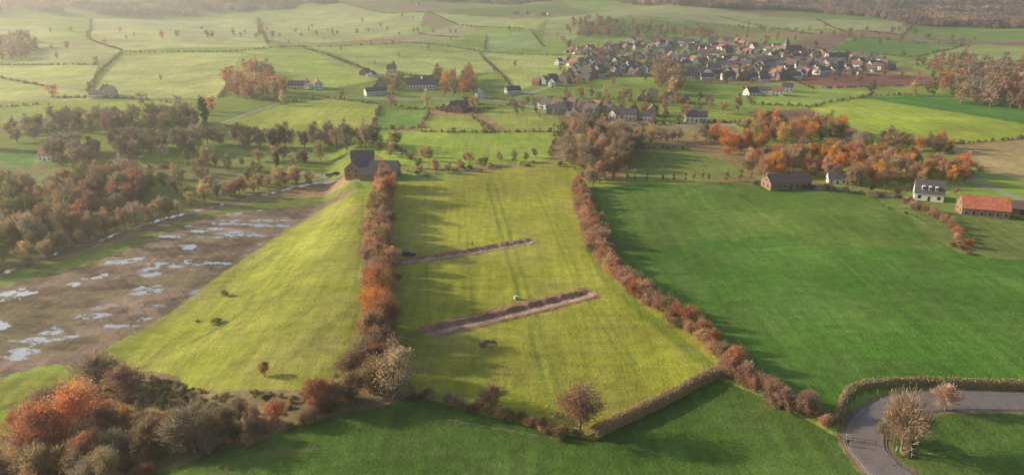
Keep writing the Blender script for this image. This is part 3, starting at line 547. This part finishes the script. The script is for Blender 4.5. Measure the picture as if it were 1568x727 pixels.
STR=[[(835,131),(900,119),(960,106),(1040,101),(1120,96),(1200,97),(1350,109)],[(880,82),(960,76),(1050,70),(1100,80),(1200,90),(1300,92)],[(890,112),(920,90),(945,68)],[(1040,122),(1060,90),(1080,68)],[(1120,120),(1180,92),(1230,82)],[(1040,120),(1130,122),(1210,120)],[(1200,116),(1340,102)],[(1100,104),(1340,113)],[(960,118),(1000,90),(1020,64)],[(1000,70),(1180,76)],[(900,95),(1040,88),(1100,88)],[(1200,106),(1360,106)],[(870,100),(960,90)],[(1060,110),(1200,110)],[(930,112),(1050,112)],[(960,64),(1120,66),(1200,80)],[(1100,72),(1240,84),(1340,96)],
 [(850,164),(900,170),(960,181)],[(900,176),(1000,182)]]
for pl in STR:
    P=G(pl); 
    for i in range(len(P)-1):
        a,bb=P[i],P[i+1]; L=np.hypot(*(bb-a)); d=(bb-a)/L; n=np.array([-d[1],d[0]]); s=0; rot=math.degrees(math.atan2(d[1],d[0]))
        while s<L:
            for sg in (-1,1):
                if random.random()<.9:
                    p=a+d*(s+random.uniform(-2,2))+n*sg*random.uniform(6,11); try_house(p[0],p[1],rot)
            s+=9.
for u,v in [(455,137),(470,134),(487,136),(575,143),(585,137),(628,130),(655,130),(640,126),(690,170),(712,165),(705,172),(722,160),(150,150),(170,148),(163,145),(990,155),(1030,156),(1048,158),(1000,150),(1150,146),(1170,144),(1190,146),(1205,140),(840,168),(858,172),(880,178),(955,175),(975,178),(735,150),(785,144),(560,115),(570,118),(640,8),(660,8),(630,6),(790,22),(808,22),(820,24),(832,24),(840,23),(925,40),(600,112),(130,240),(75,245),(1065,186)]:
    p=g1(u,v); try_house(p[0],p[1],random.choice([0,20,-15,80]),6)
b=MB(); house(b,20,10,7,12,BRICK,SLATE,ox=8,chim=False); b.box(-6,0,-3,3,-1,13,BRICK); b.box(-6.2,.2,-3.2,3.2,13,13.6,CREAM)
for i in range(4):
    a=[(-6,-3),(0,-3),(0,3),(-6,3)]; p,q=a[i],a[(i+1)%4]; b.face([(p[0],p[1],13.6),(q[0],q[1],13.6),(-3,0,23)],SLATE)
for sg in (-1,1): b.box(-3.6,-2.4,sg*3.02-.05,sg*3.02+.05,9.5,12.5,GLASS)
place('church',b.mesh('church_mesh'),1206,84,15,.8)
TEAL=simple('teal_cladding',(.12,.38,.33),.6,1,.1)
b=MB(); house(b,14,8,4.5,6.5,TEAL,SLATE,chim=False,win=False); place('industrial_shed',b.mesh('shed_mesh'),852,174,-8,.85)
b=MB(); house(b,15,9,5.,9,BRICK,SLATE); place('farmhouse',b.mesh('farmhouse_mesh'),549,268,78,.78)
b=MB(); house(b,13,9,4,8,BRICK,SLATE,chim=False); house(b,7,6,3,5.6,BRICK,SLATE,ox=-7,oy=-4,chim=False,win=False); place('farm_barn',b.mesh('barn_mesh'),590,271,-4,.88)
b=MB(); house(b,13,7,5,8.6,BRICK,SLATE); place('farm_barn',b.mesh('barn_mesh'),556,252,5,.75)
b=MB(); house(b,26,11,4.5,9,WHITE,SLATE); place('farm_barn',b.mesh('barn_mesh'),645,136,5,.8)
b=MB(); house(b,20,8,3.5,7,WHITE,SLATE); place('white_farmhouse',b.mesh('farmhouse_mesh'),575,145,30,.75)
b=MB(); house(b,22,9,3.5,6.6,BRICK,BTILE,chim=False); place('farm_barn',b.mesh('barn_mesh'),1203,286,12,.8)
b=MB(); house(b,10,7,3.,6.4,WHITE,SLATE,chim=False); place('farm_shed',b.mesh('shed_mesh'),1280,280,-10,.7)
b=MB(); house(b,16,7,4,7,WHITE,SLATE); place('white_farmhouse',b.mesh('farmhouse_mesh'),708,168,10,.8)
b=MB(); house(b,11,9,3.2,8.2,WHITE,SLATE); 
for xx in (-2.5,0,2.5):
    b.box(xx-.55,xx+.55,-3.75,-2.0,4.55,6.2,WHITE); b.box(xx-.42,xx+.42,-3.8,-3.74,4.8,5.9,GLASS)
place('white_farmhouse',b.mesh('farmhouse_mesh'),1420,304,-24,.88)
b=MB(); house(b,17,10,3.6,7.6,BRICK,RTILE,chim=False,door=False); place('red_roofed_barn',b.mesh('barn_mesh'),1503,328,-18,.85)
b=MB(); house(b,8,6,2.6,4.6,BRICK,BTILE,chim=False); place('farm_shed',b.mesh('shed_mesh'),1550,326,-18)

RUB=simple('tyre_rubber',(.02,.02,.02),.9); BLK=simple('dark_car_paint',(.03,.035,.045),.3,1,.05,spec=.6); WP=simple('white_car_paint',(.75,.75,.75),.35,1,.03,spec=.6); SLV=simple('silver_paint',(.45,.46,.48),.3,1,.05,spec=.6)
def loft(b,secs,mat,glass=None):
    for i in range(len(secs)-1):
        x,wb_,zb,wt,zt=secs[i]; X2,wb2,zb2,wt2,zt2=secs[i+1]
        b.face([(x,wt,zt),(x,-wt,zt),(X2,-wt2,zt2),(X2,wt2,zt2)],glass if glass and abs(zt-zt2)>.3 else mat)
        for s in (1,-1): b.face([(x,s*wb_,zb),(x,s*wt,zt),(X2,s*wt2,zt2),(X2,s*wb2,zb2)],glass or mat)
        b.face([(x,wb_,zb),(X2,wb2,zb2),(X2,-wb2,zb2),(x,-wb_,zb)],mat)
    for k in (0,-1):
        x,wb_,zb,wt,zt=secs[k]; b.face([(x,-wb_,zb),(x,wb_,zb),(x,wt,zt),(x,-wt,zt)],glass or mat)
def car(mat):
    b=MB()
    loft(b,[(-2.1,.8,.35,.78,.85),(-1.8,.88,.3,.85,.95),(.9,.88,.3,.85,.98),(1.8,.86,.3,.8,.82),(2.15,.75,.35,.7,.65)],mat); loft(b,[(-1.9,.8,.93,.75,.98),(-1.3,.8,.93,.64,1.45),(.1,.8,.95,.64,1.47),(.95,.8,.95,.76,1.0)],mat,GLASS); b.box(-1.25,.08,-.63,.63,1.46,1.5,mat)
    for x in (-1.35,1.4):
        for y in (-.84,.84): b.cyl((x,y,.33),.33,.22,RUB); b.cyl((x,y*1.01,.33),.19,.225,SLV)
    return b.mesh('car_mesh')
cm=car(BLK); place('parked_car',cm,626,391,10,1.); place('parked_car',car(SLV),505,270,20); place('parked_car',cm,516,268,0)
place('parked_car',car(SLV),1268,287,5); place('parked_car',cm,1545,318,-20)
b=MB(); b.box(-.7,.7,-.5,.5,.3,1.3,WP,.04); b.box(-.75,.75,-.55,.55,1.3,1.36,WP); b.box(-.2,.2,-.53,-.5,.4,1.2,SLV); b.cyl((0,-.55,.25),.25,.12,RUB); b.cyl((0,.55,.25),.25,.12,RUB); b.box(.7,1.4,-.04,.04,.35,.43,SLV)
place('site_trailer',b.mesh('trailer_mesh'),790,458,30,.7)
b=MB()
for a in (0,2.1,4.2): 
    p=(math.cos(a)*.45,math.sin(a)*.45,0); q=(math.cos(a)*.05,math.sin(a)*.05,1.4)
    for o in (.03,): b.face([(p[0]-o,p[1],0),(p[0]+o,p[1],0),(q[0]+o,q[1],1.4),(q[0]-o,q[1],1.4)],WP); b.face([(p[0],p[1]-o,0),(p[0],p[1]+o,0),(q[0],q[1]+o,1.4),(q[0],q[1]-o,1.4)],WP)
b.box(-.12,.12,-.12,.12,1.4,1.75,SLV); place('survey_tripod',b.mesh('tripod_mesh'),812,361,0)
b=MB(); b.cyl((0,0,.5),.07,1.0,CONC,'z',8); b.cyl((0,0,.85),.073,.14,BLK,'z',8); b.face([(-.05,-.05,1.01),(.05,-.05,1.01),(.05,.05,1.06),(-.05,.05,1.06)],CONC); bm=b.mesh('reflector_post_mesh')
for u,v in [(1303,622),(1311,613),(1325,607),(1343,603),(1365,601),(1388,600),(1395,700),(1372,690)]: place('reflector_post',bm,u,v,0)
WOOD=simple('weathered_wood',(.22,.17,.12),.9,4,.3)
b=MB()
for i in range(5): b.box(i*2-.06,i*2+.06,-.06,.06,-.2,1.2,WOOD)
for z in (.45,.95): b.box(.0,8,-.09,-.06,z,z+.1,WOOD)
place('wooden_fence',b.mesh('fence_mesh'),1268,672,-14)
SK=simple('skin',(.45,.28,.2),.6); HV=simple('hi_vis_jacket',(.65,.25,.03),.8); JE=simple('dark_trousers',(.03,.035,.05),.9); JK=simple('dark_jacket',(.04,.04,.05),.9)
def person(u,v,rot,jm,bend=0):
    J={'pel':(0,0,.95,.13),'sp':(bend*.15,0,1.2,.13),'ch':(bend*.35,0,1.42-bend*.08,.15),'nk':(bend*.42,0,1.55-bend*.12,.06),'hd':(bend*.48,0,1.64-bend*.14,.095),'ht':(bend*.5,0,1.73-bend*.15,.08)}
    V=[];R=[];E=[];ix={}
    def ad(k,p,r,par=None):
        ix[k]=len(V);V.append(p);R.append(r)
        if par: E.append((ix[par],ix[k]))
    pr=None
    for k,(x,y,z,r) in J.items(): ad(k,(x,y,z),r,pr); pr=k
    for s,n in ((1,'l'),(-1,'r')):
        ad('hp'+n,(0,s*.1,.88),.1,'pel'); ad('kn'+n,(.08*s,s*.12,.48),.065,'hp'+n); ad('an'+n,(.1*s-.03,s*.12,.08),.045,'kn'+n); ad('to'+n,(.1*s+.14,s*.13,.04),.04,'an'+n)
        cx,cy,cz,_=J['ch']; ad('sh'+n,(cx,s*.19,cz+.02),.065,'ch'); ad('el'+n,(cx+.03,s*.25,cz-.27),.045,'sh'+n); ad('wr'+n,(cx+.15,s*.23,cz-.48),.032,'el'+n); ad('ha'+n,(cx+.2,s*.22,cz-.56),.035,'wr'+n)
    me=bpy.data.meshes.new('person_mesh'); me.from_pydata(V,E,[]); o=bpy.data.objects.new('person',me); COL.objects.link(o)
    for m_ in (jm,JE,SK): me.materials.append(m_)
    mo=o.modifiers.new('skin','SKIN'); sv=me.skin_vertices[0].data
    for i,r in enumerate(R): sv[i].radius=(r,r)
    sv[0].use_root=True; o.modifiers.new('sub','SUBSURF').levels=1
    bpy.context.view_layer.update(); dg=bpy.context.evaluated_depsgraph_get(); m2=bpy.data.meshes.new_from_object(o.evaluated_get(dg)); o.modifiers.clear(); o.data=m2
    m2.materials.clear()
    for m_ in (jm,JE,SK): m2.materials.append(m_)
    for p in m2.polygons:
        z=p.center.z; p.material_index=1 if z<.93 and abs(p.center.y)<.21 else (2 if z>1.53-bend*.12 or (abs(p.center.y)>.17 and z<.96) else 0); p.use_smooth=True
    xy=g1(u,v); o.location=(xy[0],xy[1],float(hfull(*xy))); o.rotation_euler=(0,0,math.radians(rot))
person(718,375,200,HV); person(668,398,40,JK); person(723,377,90,JK,.6); person(1297,683,250,JK)

# ------------------------------------------------------------------ air, light, camera
b=MB(); b.box(-5000,5000,-900,7000,-60,105,CONC); am=b.mesh('air_mesh'); am.materials.clear()
m,t=newmat('hazy_air'); out=nd(t,'ShaderNodeOutputMaterial'); vs=nd(t,'ShaderNodeVolumeScatter'); vs.inputs['Color'].default_value=(1,.985,.92,1); vs.inputs['Density'].default_value=.00035; vs.inputs['Anisotropy'].default_value=.6; t.links.new(vs.outputs[0],out.inputs['Volume']); am.materials.append(m)
try: m.cycles.homogeneous_volume=True
except Exception as e: print(e)
bm_=bmesh.new(); bm_.from_mesh(am); bmesh.ops.remove_doubles(bm_,verts=bm_.verts,dist=.01); bmesh.ops.recalc_face_normals(bm_,faces=bm_.faces); bm_.to_mesh(am); bm_.free()
ao=bpy.data.objects.new('atmosphere',am); COL.objects.link(ao)
EL=math.radians(18.5); AZ=math.radians(-76)
sd=Vector((math.sin(AZ)*math.cos(EL),math.cos(AZ)*math.cos(EL),math.sin(EL)))
L=bpy.data.lights.new('sun','SUN'); L.energy=5; L.angle=math.radians(.6); L.color=(1,.88,.68); so=bpy.data.objects.new('sun',L); so.rotation_euler=sd.to_track_quat('Z','Y').to_euler(); so.location=(-300,100,200); COL.objects.link(so)
w=bpy.data.worlds.new('World'); sc.world=w; w.use_nodes=True; wt=w.node_tree; sky=wt.nodes.new('ShaderNodeTexSky'); sky.sky_type='NISHITA'; sky.sun_disc=False; sky.sun_elevation=EL; sky.sun_rotation=AZ; sky.dust_density=2.5; bg=wt.nodes['Background']; bg.inputs[1].default_value=.145; wt.links.new(sky.outputs[0],bg.inputs[0])
cam=bpy.data.cameras.new('camera'); cam.sensor_width=36; cam.lens=36*F/1568; cam.clip_end=20000; cam.clip_start=.5; co=bpy.data.objects.new('camera',cam); co.location=(0,0,H0); co.rotation_euler=(math.pi/2-PITCH,0,0); COL.objects.link(co); sc.camera=co
sc.view_settings.view_transform='Standard'; sc.view_settings.look='None'; sc.view_settings.exposure=0
print('objects',len(bpy.data.objects),'houses',len(taken),'verts',N)
